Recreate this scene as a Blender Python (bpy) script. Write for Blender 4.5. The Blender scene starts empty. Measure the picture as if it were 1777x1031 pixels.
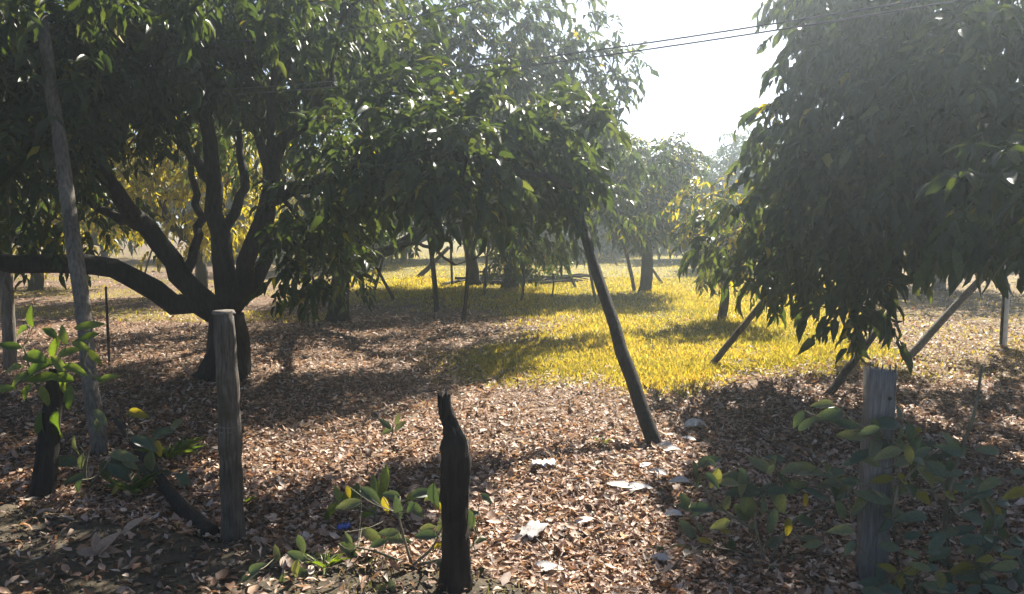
import bpy, math
import numpy as np
from mathutils import Vector, Matrix
R = math.radians
rng = np.random.RandomState(7)
sc = bpy.context.scene
col = sc.collection

# ------------------------------------------------------------------ camera
W0, H0, F0 = 1777.0, 1031.0, 1394.0
CAMZ, PITCH = 1.7, R(5.35)
cd = bpy.data.cameras.new('camera'); cam = bpy.data.objects.new('camera', cd); col.objects.link(cam)
cam.location = (0, 0, CAMZ); cam.rotation_euler = (R(90) - PITCH, 0, 0)
cd.sensor_width = 36; cd.lens = 36 * F0 / W0; cd.clip_end = 2000; cd.clip_start = 0.05
sc.camera = cam
# ------------------------------------------------------------------ sky, sun, exposure
SUN_EL, SUN_AZ = R(38), R(23)          # azimuth clockwise from the view direction (+Y)
w = bpy.data.worlds.new('World'); sc.world = w; w.use_nodes = True
nt = w.node_tree; nt.nodes.clear()
sky = nt.nodes.new('ShaderNodeTexSky'); sky.sky_type = 'NISHITA'; sky.sun_disc = False
sky.sun_elevation = SUN_EL; sky.sun_rotation = SUN_AZ
sky.air_density = 0.5; sky.dust_density = 0.8; sky.ozone_density = 1.0
bg = nt.nodes.new('ShaderNodeBackground'); bg.inputs[1].default_value = 0.05
wo = nt.nodes.new('ShaderNodeOutputWorld')
nt.links.new(sky.outputs[0], bg.inputs[0]); nt.links.new(bg.outputs[0], wo.inputs[0])
sd = bpy.data.lights.new('sun', 'SUN'); sd.energy = 5.0; sd.angle = R(0.55); sd.color = (1.0, 0.93, 0.82)
sun = bpy.data.objects.new('sun', sd); col.objects.link(sun)
tosun = Vector((math.sin(SUN_AZ) * math.cos(SUN_EL), math.cos(SUN_AZ) * math.cos(SUN_EL), math.sin(SUN_EL)))
sun.rotation_euler = tosun.to_track_quat('Z', 'Y').to_euler(); sun.location = tosun * 60
vs = sc.view_settings; vs.view_transform = 'Standard'; vs.look = 'None'; vs.exposure = 1.85; vs.gamma = 1.0
sc.render.engine = 'CYCLES'
sc.cycles.max_bounces = 8; sc.cycles.transparent_max_bounces = 8; sc.cycles.volume_bounces = 1
sc.cycles.use_denoising = True

# ------------------------------------------------------------------ helpers
CP, SP = math.cos(PITCH), math.sin(PITCH)
def ray(px, py):                       # photo pixel -> direction with unit depth along the ground (y = 1)
    u = (px - W0 / 2) / F0; v = (H0 / 2 - py) / F0
    x, y, z = u, CP + v * SP, -SP + v * CP
    return np.array([x / y, 1.0, z / y])
def at(px, py, d): return ray(px, py) * d + np.array([0, 0, CAMZ])
def project(P):
    P = np.atleast_2d(P); q = P - np.array([0, 0, CAMZ])
    dep = q[:, 1] * CP - q[:, 2] * SP; up = q[:, 1] * SP + q[:, 2] * CP
    dep = np.where(dep > 1e-3, dep, 1e-3)
    return W0 / 2 + F0 * q[:, 0] / dep, H0 / 2 - F0 * up / dep, dep
def sstep(a, b, x):
    t = np.clip((x - a) / (b - a), 0, 1); return t * t * (3 - 2 * t)
def flat(px, py):
    r = ray(px, py); d = CAMZ / -r[2]; return r[0] * d, d
BX = []; BY = []
for p in ((-700, 800), (0, 862), (330, 925), (560, 962), (900, 1010), (1500, 1120)):
    a, b = flat(*p); BX.append(a); BY.append(b)
BX = np.array(BX); BY = np.array(BY)
def vnoise(x, y, s, seed=0):           # cheap smooth noise from a few waves
    r = np.random.RandomState(seed); o = 0
    for k in range(5):
        a = r.uniform(0, 6.28); f = s * (1 + .7 * k); o = o + np.sin((x * math.cos(a) + y * math.sin(a)) * f + r.uniform(0, 6.28)) / (1 + .6 * k)
    return o / 2.2
def gz(x, y):
    x = np.asarray(x, float); y = np.asarray(y, float)
    e = np.interp(x, BX, BY)
    h = 0.09 * sstep(-0.05, 0.3, e - y + 0.06 * vnoise(x, y, 5, 3))
    near = 1 / (1 + (y / 25) ** 2)
    return h + (0.03 * vnoise(x, y, 1.1, 1) + 0.012 * vnoise(x, y, 4.3, 2)) * near
def G(px, py, dz=0.0):
    r = ray(px, py); d = CAMZ / -r[2]
    for _ in range(6): d = (CAMZ - float(gz(r[0] * d, d))) / -r[2]
    p = r * d + np.array([0, 0, CAMZ]); p[2] = float(gz(p[0], p[1])) + dz; return p
def inpoly(px, py, poly):
    px = np.asarray(px); py = np.asarray(py); r = np.zeros(px.shape, bool); n = len(poly)
    for i in range(n):
        x1, y1 = poly[i]; x2, y2 = poly[(i + 1) % n]
        if y1 == y2: continue
        c = ((y1 > py) != (y2 > py)) & (px < (x2 - x1) * (py - y1) / (y2 - y1) + x1); r ^= c
    return r
def nrm(a): return a / np.maximum(np.linalg.norm(a, axis=-1, keepdims=True), 1e-9)

def mesh_from(name, V, faces, tint=None, smooth=False):
    """V (N,3); faces = list of int arrays (M,k); tint = one list of per-face colours"""
    me = bpy.data.meshes.new(name)
    V = np.asarray(V, np.float32); faces = [np.asarray(f, np.int32) for f in faces if len(f)]
    nl = sum(f.size for f in faces); nf = sum(len(f) for f in faces)
    me.vertices.add(len(V)); me.vertices.foreach_set('co', V.ravel())
    me.loops.add(nl); me.polygons.add(nf)
    me.loops.foreach_set('vertex_index', np.concatenate([f.ravel() for f in faces]))
    tot = np.concatenate([np.full(len(f), f.shape[1], np.int32) for f in faces])
    st = np.concatenate([[0], np.cumsum(tot)[:-1]]).astype(np.int32)
    me.polygons.foreach_set('loop_start', st); me.polygons.foreach_set('loop_total', tot)
    if smooth: me.polygons.foreach_set('use_smooth', np.ones(nf, bool))
    me.update(calc_edges=True); me.validate()
    if tint is not None:
        at_ = me.attributes.new('tint', 'FLOAT_COLOR', 'FACE')
        c = np.ones((nf, 4), np.float32); c[:, :3] = np.concatenate(tint) if isinstance(tint, list) else tint
        at_.data.foreach_set('color', c.ravel())
    return me
def obj(name, me, mat=None, parent=None, label=None, cat=None, group=None, kind=None):
    o = bpy.data.objects.new(name, me); col.objects.link(o)
    if mat is not None and me is not None and not me.materials: me.materials.append(mat)
    if parent is not None: o.parent = parent
    for k, v in (('label', label), ('category', cat), ('group', group), ('kind', kind)):
        if v: o[k] = v
    return o
def thing(name, label, cat, loc, group=None):
    o = obj(name, None, label=label, cat=cat, group=group); o.location = Vector([float(v) for v in loc]); o.empty_display_size = .2
    o['_'] = 0; del o['_']
    return o
def rel(P, root): return np.asarray(P, float) - np.array(root.location)

def tube(P, rad, sides=10, rough=0.0, seed=0, cap=True, squash=1.0):
    P = np.asarray(P, float); n = len(P); rad = np.broadcast_to(np.asarray(rad, float), (n,))
    T = nrm(np.gradient(P, axis=0)); r = np.random.RandomState(seed)
    up = np.array([0, 0, 1.0]) if abs(T[0, 2]) < .8 else np.array([0, 1.0, 0])
    A = []; a = nrm(np.cross(T[0], up))
    for i in range(n):
        a = nrm(a - T[i] * np.dot(a, T[i])); A.append(a)
    A = np.array(A); B = np.cross(T, A); th = np.linspace(0, 2 * np.pi, sides, endpoint=False)
    ph = r.uniform(0, 6.28, 3); t = np.linspace(0, n * .5, n)[:, None]
    k = 1 + rough * (np.sin(2 * th + ph[0] + t * .7) + .7 * np.sin(3 * th + ph[1] - t * 1.1) + .5 * np.sin(5 * th + ph[2] + t)) + rough * .6 * r.normal(size=(n, sides))
    V = P[:, None] + (A[:, None] * np.cos(th)[None, :, None] + B[:, None] * np.sin(th)[None, :, None] * squash) * (rad[:, None] * k)[..., None]
    V = V.reshape(-1, 3); i = np.arange(n - 1)[:, None] * sides; j = np.arange(sides)[None]; j2 = (j + 1) % sides
    Q = np.stack([i + j, i + j2, i + sides + j2, i + sides + j], -1).reshape(-1, 4)
    fs = [Q]
    if cap:
        V = np.vstack([V, P[0], P[-1]]); m = len(V); jj = np.arange(sides); k2 = (jj + 1) % sides
        fs.append(np.vstack([np.stack([k2, jj, np.full(sides, m - 2)], -1), np.stack([(n - 1) * sides + jj, (n - 1) * sides + k2, np.full(sides, m - 1)], -1)]))
    return V, fs
def smooth_path(pts, n=14):            # Catmull-Rom through the points
    P = np.asarray(pts, float); P = np.vstack([2 * P[0] - P[1], P, 2 * P[-1] - P[-2]]); out = []
    m = len(P) - 3; per = max(2, n // m)
    for i in range(m):
        p0, p1, p2, p3 = P[i:i + 4]
        for t in np.linspace(0, 1, per, endpoint=False):
            out.append(.5 * (2 * p1 + (p2 - p0) * t + (2 * p0 - 5 * p1 + 4 * p2 - p3) * t * t + (3 * p1 - p0 - 3 * p2 + p3) * t ** 3))
    out.append(P[-2]); return np.array(out)

# ------------------------------------------------------------------ materials
def newmat(name):
    m = bpy.data.materials.new(name); m.use_nodes = True; n = m.node_tree; n.nodes.clear()
    out = n.nodes.new('ShaderNodeOutputMaterial'); return m, n, out
def N(n, t, **kw):
    x = n.nodes.new(t)
    for k, v in kw.items():
        if k.startswith('i_'): x.inputs[k[2:].replace('_', ' ')].default_value = v
        else: setattr(x, k, v)
    return x
def ramp(n, stops):
    r = n.nodes.new('ShaderNodeValToRGB'); e = r.color_ramp.elements
    while len(e) < len(stops): e.new(.5)
    for q, (p, c) in zip(e, stops): q.position = p; q.color = (*c, 1)
    return r
def mixc(n, a, b, f, mode='MIX'):
    m = n.nodes.new('ShaderNodeMix'); m.data_type = 'RGBA'; m.blend_type = mode
    L = n.links.new
    if isinstance(f, (int, float)): m.inputs[0].default_value = f
    else: L(f, m.inputs[0])
    for i, v in ((6, a), (7, b)):
        if isinstance(v, tuple): m.inputs[i].default_value = (*v, 1)
        else: L(v, m.inputs[i])
    return m.outputs[2]
def leaf_mat(name, trans=0.4, rough=0.42, tcol=(1.6, 1.5, .35), source='attr', stops=None, spec=.4):
    m, n, out = newmat(name); L = n.links.new
    if source == 'attr': c = N(n, 'ShaderNodeAttribute', attribute_name='tint').outputs['Color']
    else:
        oi = N(n, 'ShaderNodeObjectInfo'); rp = ramp(n, stops); L(oi.outputs['Random'], rp.inputs[0]); c = rp.outputs[0]
    tc = N(n, 'ShaderNodeTexCoord'); nz = N(n, 'ShaderNodeTexNoise', i_Scale=14.0, i_Detail=3.0)
    L(tc.outputs['Object'], nz.inputs['Vector'])
    vr = ramp(n, [(.3, (.78, .78, .78)), (.7, (1.15, 1.15, 1.15))]); L(nz.outputs[0], vr.inputs[0])
    c = mixc(n, c, vr.outputs[0], 1.0, 'MULTIPLY')
    p = N(n, 'ShaderNodeBsdfPrincipled', i_Roughness=rough); p.inputs['Specular IOR Level'].default_value = spec; L(c, p.inputs['Base Color'])
    t = N(n, 'ShaderNodeBsdfTranslucent'); L(mixc(n, c, tcol, 1.0, 'MULTIPLY'), t.inputs[0])
    s = N(n, 'ShaderNodeMixShader'); s.inputs[0].default_value = trans
    L(p.outputs[0], s.inputs[1]); L(t.outputs[0], s.inputs[2]); L(s.outputs[0], out.inputs[0]); return m
def wood_mat(name, dark, light, scale=6, stretch=9, rough=.85, bump=.5, moss=None):
    m, n, out = newmat(name); L = n.links.new
    tc = N(n, 'ShaderNodeTexCoord'); mp = N(n, 'ShaderNodeMapping'); mp.inputs['Scale'].default_value = (stretch, stretch, 1)
    L(tc.outputs['Object'], mp.inputs[0])
    a = N(n, 'ShaderNodeTexNoise', i_Scale=float(scale), i_Detail=8.0, i_Roughness=.65); L(mp.outputs[0], a.inputs[0])
    b = N(n, 'ShaderNodeTexNoise', i_Scale=4.0, i_Detail=5.0); L(tc.outputs['Object'], b.inputs[0])
    rp = ramp(n, [(.32, dark), (.68, light)]); L(a.outputs[0], rp.inputs[0])
    v = ramp(n, [(.3, (.55, .55, .55)), (.65, (1.15, 1.15, 1.15))]); L(b.outputs[0], v.inputs[0])
    c = mixc(n, rp.outputs[0], v.outputs[0], 1.0, 'MULTIPLY')
    if moss:
        r2 = ramp(n, [(.5, (0, 0, 0)), (.65, (1, 1, 1))]); b2 = N(n, 'ShaderNodeTexNoise', i_Scale=7.0, i_Detail=6.0); L(tc.outputs['Object'], b2.inputs[0]); L(b2.outputs[0], r2.inputs[0])
        c = mixc(n, c, moss, r2.outputs[0])
    p = N(n, 'ShaderNodeBsdfPrincipled', i_Roughness=rough); p.inputs['Specular IOR Level'].default_value = .2; L(c, p.inputs['Base Color'])
    bp = N(n, 'ShaderNodeBump', i_Strength=bump, i_Distance=.02); L(a.outputs[0], bp.inputs['Height']); L(bp.outputs[0], p.inputs['Normal'])
    L(p.outputs[0], out.inputs[0]); return m
def plain_mat(name, c1, c2, rough=.8, scale=20):
    m, n, out = newmat(name); L = n.links.new
    tc = N(n, 'ShaderNodeTexCoord'); a = N(n, 'ShaderNodeTexNoise', i_Scale=float(scale), i_Detail=6.0); L(tc.outputs['Object'], a.inputs[0])
    rp = ramp(n, [(.35, c1), (.65, c2)]); L(a.outputs[0], rp.inputs[0])
    p = N(n, 'ShaderNodeBsdfPrincipled', i_Roughness=rough); L(rp.outputs[0], p.inputs['Base Color'])
    bp = N(n, 'ShaderNodeBump', i_Strength=.3, i_Distance=.01); L(a.outputs[0], bp.inputs['Height']); L(bp.outputs[0], p.inputs['Normal'])
    L(p.outputs[0], out.inputs[0]); return m
M_foliage = leaf_mat('foliage', .4, .47, spec=.33)
M_litter = leaf_mat('leaf_litter', .22, .6, tcol=(1.2, 1.0, .7), spec=.25)
M_grass = leaf_mat('grass_blades', .5, .55, tcol=(1.25, 1.15, .6), spec=.2)
TREE_STOPS = [(0, (.03, .052, .03)), (.4, (.042, .068, .034)), (.75, (.065, .092, .042)), (1, (.10, .12, .055))]
M_leaf = leaf_mat('tree_leaf', .4, .45, source='obj', stops=TREE_STOPS)
M_shrub = leaf_mat('shrub_leaf', .25, .45, source='obj', tcol=(1.3, 1.3, .5), stops=[(0, (.05, .08, .05)), (.35, (.08, .115, .07)), (.7, (.12, .145, .085)), (.9, (.16, .175, .09)), (1, (.2, .2, .08))])
M_sap = leaf_mat('sapling_leaf', .4, .4, source='obj', stops=[(0, (.06, .11, .03)), (.5, (.12, .18, .04)), (1, (.19, .24, .07))])
M_yel = leaf_mat('yellowed_leaf', .45, .45, tcol=(1.3, 1.15, .4), source='obj', stops=[(0, (.22, .2, .03)), (1, (.34, .29, .04))])
M_dry = leaf_mat('dry_leaf', .15, .65, tcol=(1.2, 1, .7), source='obj', stops=[(0, (.28, .17, .11)), (.5, (.36, .24, .16)), (1, (.45, .33, .24))])
M_pale = leaf_mat('bleached_leaf', .12, .6, tcol=(1, 1, .9), source='obj', stops=[(0, (.55, .5, .44)), (1, (.72, .69, .64))])
M_bark = wood_mat('dark_bark', (.013, .011, .009), (.05, .042, .034), 7, 5, bump=.9)
M_prop = wood_mat('prop_wood', (.05, .038, .028), (.15, .115, .085), 6, 8)
M_pale_prop = wood_mat('pale_prop_wood', (.09, .078, .062), (.28, .245, .2), 6, 9, bump=.9)
M_post = wood_mat('weathered_post', (.05, .042, .034), (.21, .18, .145), 7, 12, bump=1.0, moss=(.07, .065, .04))
M_grey_post = wood_mat('grey_post', (.13, .122, .112), (.32, .305, .28), 8, 14, bump=.8)
M_black_post = wood_mat('black_post_wood', (.012, .01, .009), (.05, .042, .034), 6, 8, bump=.9)  # near-black wood tone for posts, fallen branch and dark edge
M_stem = wood_mat('green_stem', (.1, .095, .055), (.27, .24, .16), 9, 4)
M_cable = plain_mat('cable_sheath', (.08, .08, .085), (.14, .14, .15), .6)
M_white = plain_mat('white_paint', (.62, .62, .6), (.8, .8, .78), .6, 12)
M_card = plain_mat('grey_bark_scrap', (.16, .145, .135), (.36, .34, .33), .85, 30)
M_blue = plain_mat('blue_plastic', (.03, .07, .3), (.06, .14, .5), .35, 10)
M_nail = plain_mat('rusty_nail', (.1, .05, .03), (.3, .26, .22), .6, 60)

# ------------------------------------------------------------------ ground
GRASS = [(520, 436), (1180, 405), (1420, 415), (1500, 560), (1545, 610), (1680, 655), (1600, 640), (1500, 628), (1440, 640), (1330, 636), (1240, 652), (1130, 680), (1040, 655),
         (930, 660), (800, 648), (770, 625), (860, 590), (960, 570), (1000, 548), (900, 545), (800, 520), (690, 512), (640, 516), (560, 506)]
def grass_amount(x, y):
    P = np.stack([x, y, gz(x, y)], -1); px, py, d = project(P)
    n = vnoise(x, y, 1.6, 5); jx = px + 26 * n; jy = py + 9 * vnoise(x, y, 2.6, 6)
    rj = np.random.RandomState(2); a = 0
    for _ in range(13): a = a + inpoly(jx + rj.uniform(-75, 75), jy + rj.uniform(-22, 22), GRASS) / 13.0
    behind = (py < 436) | (px > 1777) & (y > 10) 
    a = np.where(behind & (x > -16), .8, a)
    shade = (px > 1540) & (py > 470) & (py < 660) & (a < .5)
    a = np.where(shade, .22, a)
    left = (px < 590) & (py < 560) & (n > .0); a = np.where(left, np.maximum(a, .5), a)
    return a
def axis(lo, hi, fine0, fine1, step, grow=1.22):
    xs = list(np.arange(fine0, fine1, step)); s = step; v = fine0
    while v > lo: s *= grow; v -= s; xs.insert(0, v)
    s = step; v = xs[-1]
    while v < hi: s *= grow; v += s; xs.append(v)
    return np.array(xs)
gx = axis(-130, 130, -8, 8, .1); gy = axis(-10, 150, 1.5, 16, .1)
XX, YY = np.meshgrid(gx, gy); V = np.stack([XX, YY, gz(XX, YY)], -1).reshape(-1, 3)
nx, ny = len(gx), len(gy); i = (np.arange(ny - 1)[:, None] * nx + np.arange(nx - 1)[None]).ravel()
me = mesh_from('ground', V, [np.stack([i, i + 1, i + nx + 1, i + nx], -1)], smooth=True)
ga = me.attributes.new('grassy', 'FLOAT', 'POINT'); ga.data.foreach_set('value', grass_amount(V[:, 0], V[:, 1]).astype(np.float32))
bank = sstep(-.05, .3, np.interp(V[:, 0], BX, BY) - V[:, 1])
gb = me.attributes.new('bank', 'FLOAT', 'POINT'); gb.data.foreach_set('value', bank.astype(np.float32))
m, n, out = newmat('ground_soil'); L = n.links.new
tc = N(n, 'ShaderNodeTexCoord')
a = N(n, 'ShaderNodeTexNoise', i_Scale=9.0, i_Detail=10.0, i_Roughness=.7); b = N(n, 'ShaderNodeTexNoise', i_Scale=.9, i_Detail=5.0)
v = N(n, 'ShaderNodeTexVoronoi', i_Scale=22.0)
for q in (a, b, v): L(tc.outputs['Object'], q.inputs['Vector'])
soil = ramp(n, [(.3, (.055, .036, .024)), (.55, (.14, .095, .066)), (.8, (.24, .175, .13))]); L(a.outputs[0], soil.inputs[0])
vv = N(n, 'ShaderNodeSeparateColor'); L(v.outputs['Color'], vv.inputs[0])
lit = ramp(n, [(0, (.07, .045, .03)), (.5, (.2, .135, .09)), (1, (.33, .24, .17))]); L(vv.outputs[0], lit.inputs[0])
soilc = mixc(n, soil.outputs[0], lit.outputs[0], .6)
gr = ramp(n, [(.35, (.10, .085, .03)), (.65, (.30, .25, .07))]); L(a.outputs[0], gr.inputs[0])
c = mixc(n, soilc, gr.outputs[0], N(n, 'ShaderNodeAttribute', attribute_name='grassy').outputs['Fac'])
bk = ramp(n, [(.3, (.045, .037, .026)), (.7, (.12, .1, .07))]); L(a.outputs[0], bk.inputs[0])
c = mixc(n, c, bk.outputs[0], N(n, 'ShaderNodeAttribute', attribute_name='bank').outputs['Fac'])
bv = ramp(n, [(.3, (.8, .8, .8)), (.7, (1.12, 1.12, 1.12))]); L(b.outputs[0], bv.inputs[0]); c = mixc(n, c, bv.outputs[0], 1.0, 'MULTIPLY')
p = N(n, 'ShaderNodeBsdfPrincipled', i_Roughness=.95); p.inputs['Specular IOR Level'].default_value = .1; L(c, p.inputs['Base Color'])
bp = N(n, 'ShaderNodeBump', i_Strength=.8, i_Distance=.03); L(a.outputs[0], bp.inputs['Height']); L(bp.outputs[0], p.inputs['Normal']); L(p.outputs[0], out.inputs[0])
obj('ground', me, m, kind='structure', label='bare brown orchard soil under leaves and grass')

# ------------------------------------------------------------------ leaves
def leaf_geo(base, d, nor, ln, wd, hi=True, curl=0.18):
    """arrays of leaves -> vertices and faces; hi = 8 triangles, else 4"""
    d = nrm(d); s = nrm(np.cross(d, nor)); nn = np.cross(s, d); n_ = len(base)
    curl = np.broadcast_to(np.asarray(curl, float), (n_,))
    if hi:
        st = [(0, 0, 0), (-1, .28, .12), (0, .28, 0), (1, .28, .12), (-.82, .66, .05), (0, .66, -.05), (.82, .66, .05), (0, 1, -.16)]
        F = [([0, 2, 1], [0, 3, 2], [4, 5, 7], [5, 6, 7]), ([1, 2, 5, 4], [2, 3, 6, 5])]
    else:
        st = [(0, 0, 0), (-1, .42, .1), (0, .5, -.02), (1, .42, .1), (0, 1, -.14)]
        F = [([0, 2, 1], [0, 3, 2], [1, 2, 4], [2, 3, 4]), ()]
    k = len(st); V = np.empty((n_, k, 3))
    for j, (a, t, z) in enumerate(st):
        V[:, j] = base + d * (ln * t)[:, None] + s * (wd * .5 * a)[:, None] + nn * (ln * (z * 1.0 - curl * (t - .3) ** 2 * 2 * (t > .3)))[:, None]
    o = (np.arange(n_) * k)[:, None, None]; fs = []
    for grp in F:
        if len(grp): fs.append((np.array(grp)[None] + o).reshape(-1, len(grp[0])))
    per = [len(g) for g in F if len(g)]
    return V.reshape(-1, 3), fs, per
def leaves_mesh(name, base, d, nor, ln, wd, tint, hi=True, curl=.18):
    V, fs, per = leaf_geo(base, d, nor, ln, wd, hi, curl)
    return mesh_from(name, V, fs, [np.repeat(tint, q, 0) for q in per])
def leaf_template(name, wr, curl, fold, seed, lobes=0):
    """one large leaf, length 1 along +Y, real midrib fold and wavy edge"""
    r = np.random.RandomState(seed); ts = np.array([0, .08, .22, .4, .6, .78, .92, 1.0]); V = []; k = len(ts)
    prof = np.sin(np.pi * ts ** .8) ** .75; prof[0] = .04; prof[-1] = 0.015
    for t, q in zip(ts, prof):
        z = -curl * t * t
        wob = .02 * r.normal(size=2)
        V += [(-q * wr / 2, t, z + fold * q * wr + wob[0] * q), (0, t, z), (q * wr / 2, t, z + fold * q * wr + wob[1] * q)]
    F = []
    for i in range(k - 1):
        a = 3 * i; F += [(a, a + 1, a + 4, a + 3), (a + 1, a + 2, a + 5, a + 4)]
    return mesh_from(name, V, [np.array(F)], smooth=True)
def temps(mat, n, wr, curl=.2, fold=.25):
    o = []
    for k in range(n):
        me = leaf_template('leaf', wr * (1 + .18 * (k - n / 2) / n), curl * (.4 + .5 * k), fold * (.6 + .3 * k), 11 + k); me.materials.append(mat); o.append(me)
    return o
T_tree = temps(M_leaf, 4, .36); T_shrub = temps(M_shrub, 4, .43); T_sap = temps(M_sap, 4, .38); T_yel = temps(M_yel, 3, .42)
T_dry = temps(M_dry, 4, .45, .35, .4); T_pale = temps(M_pale, 4, .5, .2, .25)
def basis(base, d, nor, ln, root=None):
    d = nrm(np.asarray(d, float)); s = nrm(np.cross(d, nor)); n_ = np.cross(s, d); b = np.asarray(base, float)
    if root is not None: b = b - np.array(root.location)
    M = Matrix([[s[0] * ln, d[0] * ln, n_[0] * ln, b[0]], [s[1] * ln, d[1] * ln, n_[1] * ln, b[1]], [s[2] * ln, d[2] * ln, n_[2] * ln, b[2]], [0, 0, 0, 1]])
    return M
def leaf_obj(me, base, d, nor, ln, parent=None, name='leaf', **kw):
    o = obj(name, me, None, parent, **kw); o.matrix_local = basis(base, d, nor, ln, parent); return o

def make_sprays(blobs, dens, ln0, r, axis_xy, droop=.45, per=9):
    """blobs rows: x y z rx ry rz weight -> leaf arrays gathered in drooping sprays"""
    B = np.asarray(blobs, float); P = []; D = []
    for b in B:
        n_ = max(6, int(dens * b[6] * (b[3] * b[4] + b[3] * b[5] + b[4] * b[5]) / 3))
        u = nrm(r.normal(size=(n_, 3))); rr = (.4 + .6 * r.uniform(size=n_) ** .6)[:, None]
        lump = 1 + .22 * np.sin(u[:, 0:1] * 5 + b[0] * 3) * np.cos(u[:, 2:3] * 4 + b[1] * 2)
        P.append(b[:3] + u * b[3:6] * rr * lump)
        ax = np.stack([b[0] - axis_xy[0] + 0 * u[:, 0], b[1] - axis_xy[1] + 0 * u[:, 0], 0 * u[:, 0]], -1)
        D.append(nrm(u * .9 + nrm(ax + 1e-3) * .4 + np.array([0, 0, -droop]) + r.normal(size=(n_, 3)) * .35))
    P = np.vstack(P); D = np.vstack(D); n_ = len(P)
    P[:, 2] = np.maximum(P[:, 2], .28 + r.uniform(0, .1, n_))
    t = np.tile(np.linspace(.1, 1, per), n_); sp = np.repeat(P, per, 0); sd_ = np.repeat(D, per, 0); m_ = n_ * per
    side = nrm(np.cross(sd_, np.array([0, 0, 1.0]))) * np.where(np.arange(m_) % 2, 1, -1)[:, None]
    ln = ln0 * r.uniform(.5, 1.25, m_)
    base = sp + sd_ * (t * ln0 * 1.5)[:, None] + np.array([0, 0, -1.0]) * (t * t * ln0 * .45)[:, None]
    d = nrm(sd_ * .55 + side * (1.0 - .55 * t)[:, None] + np.array([0, 0, -droop]) + r.normal(size=(m_, 3)) * .28)
    nor = nrm(np.array([0, 0, 1.0]) + r.normal(size=(m_, 3)) * .45)
    hue = np.repeat(r.uniform(size=n_), per) * .7 + r.uniform(size=m_) * .3
    return base, d, nor, ln, ln * r.uniform(.3, .43, m_), hue
def tint_of(hue, yellow=0.0, r=rng):  # share of yellow leaves: low for yellowing, high to paint in backlight
    xs = [s[0] for s in TREE_STOPS]; cs = np.array([s[1] for s in TREE_STOPS])
    c = np.stack([np.interp(hue, xs, cs[:, k]) for k in range(3)], -1)
    if yellow > 0:
        y = r.uniform(size=len(hue)) < yellow; c[y] = np.array([.38, .33, .045]) * r.uniform(.6, 1.15, (y.sum(), 1))
    return c

def make_tree(name, label, trunk_pts, trunk_r, limbs, blobs, dens, ln0, seed, hi=True, singles=0, group='orchard trees', yellow=.012, droop=.45, extra_shift=0):
    """limbs: list of (points, r0, r1); blobs world x y z rx ry rz weight"""
    r = np.random.RandomState(seed); tp = np.asarray(trunk_pts, float)
    root = thing(name, label, 'tree', tp[0], group)
    P = smooth_path(tp, 10) if len(tp) > 2 else tp
    rad = np.linspace(trunk_r, trunk_r * .72, len(P)); rad[0] *= 1.25
    V, f = tube(rel(P, root), rad, 14, .05, seed); obj('trunk', mesh_from('trunk', V, f, smooth=True), M_bark, root)
    nodes = [(p, q) for p, q in zip(P, rad)]
    for k, (pts, r0, r1) in enumerate(limbs):
        Q = smooth_path(pts, 16); Q[2:-1] += r.normal(size=Q[2:-1].shape) * r0 * .22
        rr = np.linspace(r0, r1, len(Q)); V, f = tube(rel(Q, root), rr, 10, .06, seed + k); obj('limb', mesh_from('limb', V, f, smooth=True), M_bark, root)
        nodes += list(zip(Q, rr))
    NP = np.array([q[0] for q in nodes]); NR = np.array([q[1] for q in nodes])
    for k, b in enumerate(np.asarray(blobs, float)):
        c = b[:3]; dd = np.linalg.norm(NP - c, axis=1) + np.where(NP[:, 2] > c[2] + .5, 1.0, 0); j = int(np.argmin(dd))
        if dd[j] < .25: continue
        a = NP[j]; mid = (a + c) / 2 + np.array([0, 0, .12 * np.linalg.norm(c - a)]) + r.normal(size=3) * .08 * np.linalg.norm(c - a)
        Q = smooth_path([a, mid, c], 8); r0 = min(NR[j] * .6, .018 + .016 * np.linalg.norm(c - a)); rr = np.linspace(r0, r0 * .4, len(Q))
        V, f = tube(rel(Q, root), rr, 6, .05, seed + k, cap=False); obj('branch', mesh_from('branch', V, f, smooth=True), M_bark, root)
        NP = np.vstack([NP, Q[2:]]); NR = np.concatenate([NR, rr[2:]])
    base, d, nor, ln, wd, hue = make_sprays(blobs, dens, ln0, r, tp[0][:2], droop)
    keep = np.ones(len(base), bool)
    if singles:
        px, py, dep = project(base + d * (ln * .5)[:, None])
        ok = (px > 5) & (px < W0 - 5) & (py > 5) & (py < H0 - 5) & (ln / dep * F0 > 14)
        # front surface: the nearest leaf in each small cell of the view
        cell = (px // 22).astype(int) * 1000 + (py // 22).astype(int); order = np.argsort(dep); seen = set(); pick = []
        for j in order:
            if ok[j] and cell[j] not in seen: seen.add(cell[j]); pick.append(j)
            if len(pick) >= singles: break
        keep[pick] = False
        for j in pick: leaf_obj(T_tree[j % 4], base[j], d[j], nor[j], ln[j] * 1.02, root)
    tint = tint_of(hue, yellow, r)
    V, fs, per = leaf_geo(rel(base[keep], root), d[keep], nor[keep], ln[keep], wd[keep], hi)
    obj('crown', mesh_from('crown', V, fs, [np.repeat(tint[keep], q, 0) for q in per]), M_foliage, root, kind='stuff')
    return root
def blob(px, py, d, r, wgt=1.0, sx=1.0, sy=1.0, sz=1.0):
    p = at(px, py, d); return [p[0], p[1], p[2], r * sx, r * sy, r * sz, wgt]

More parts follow.
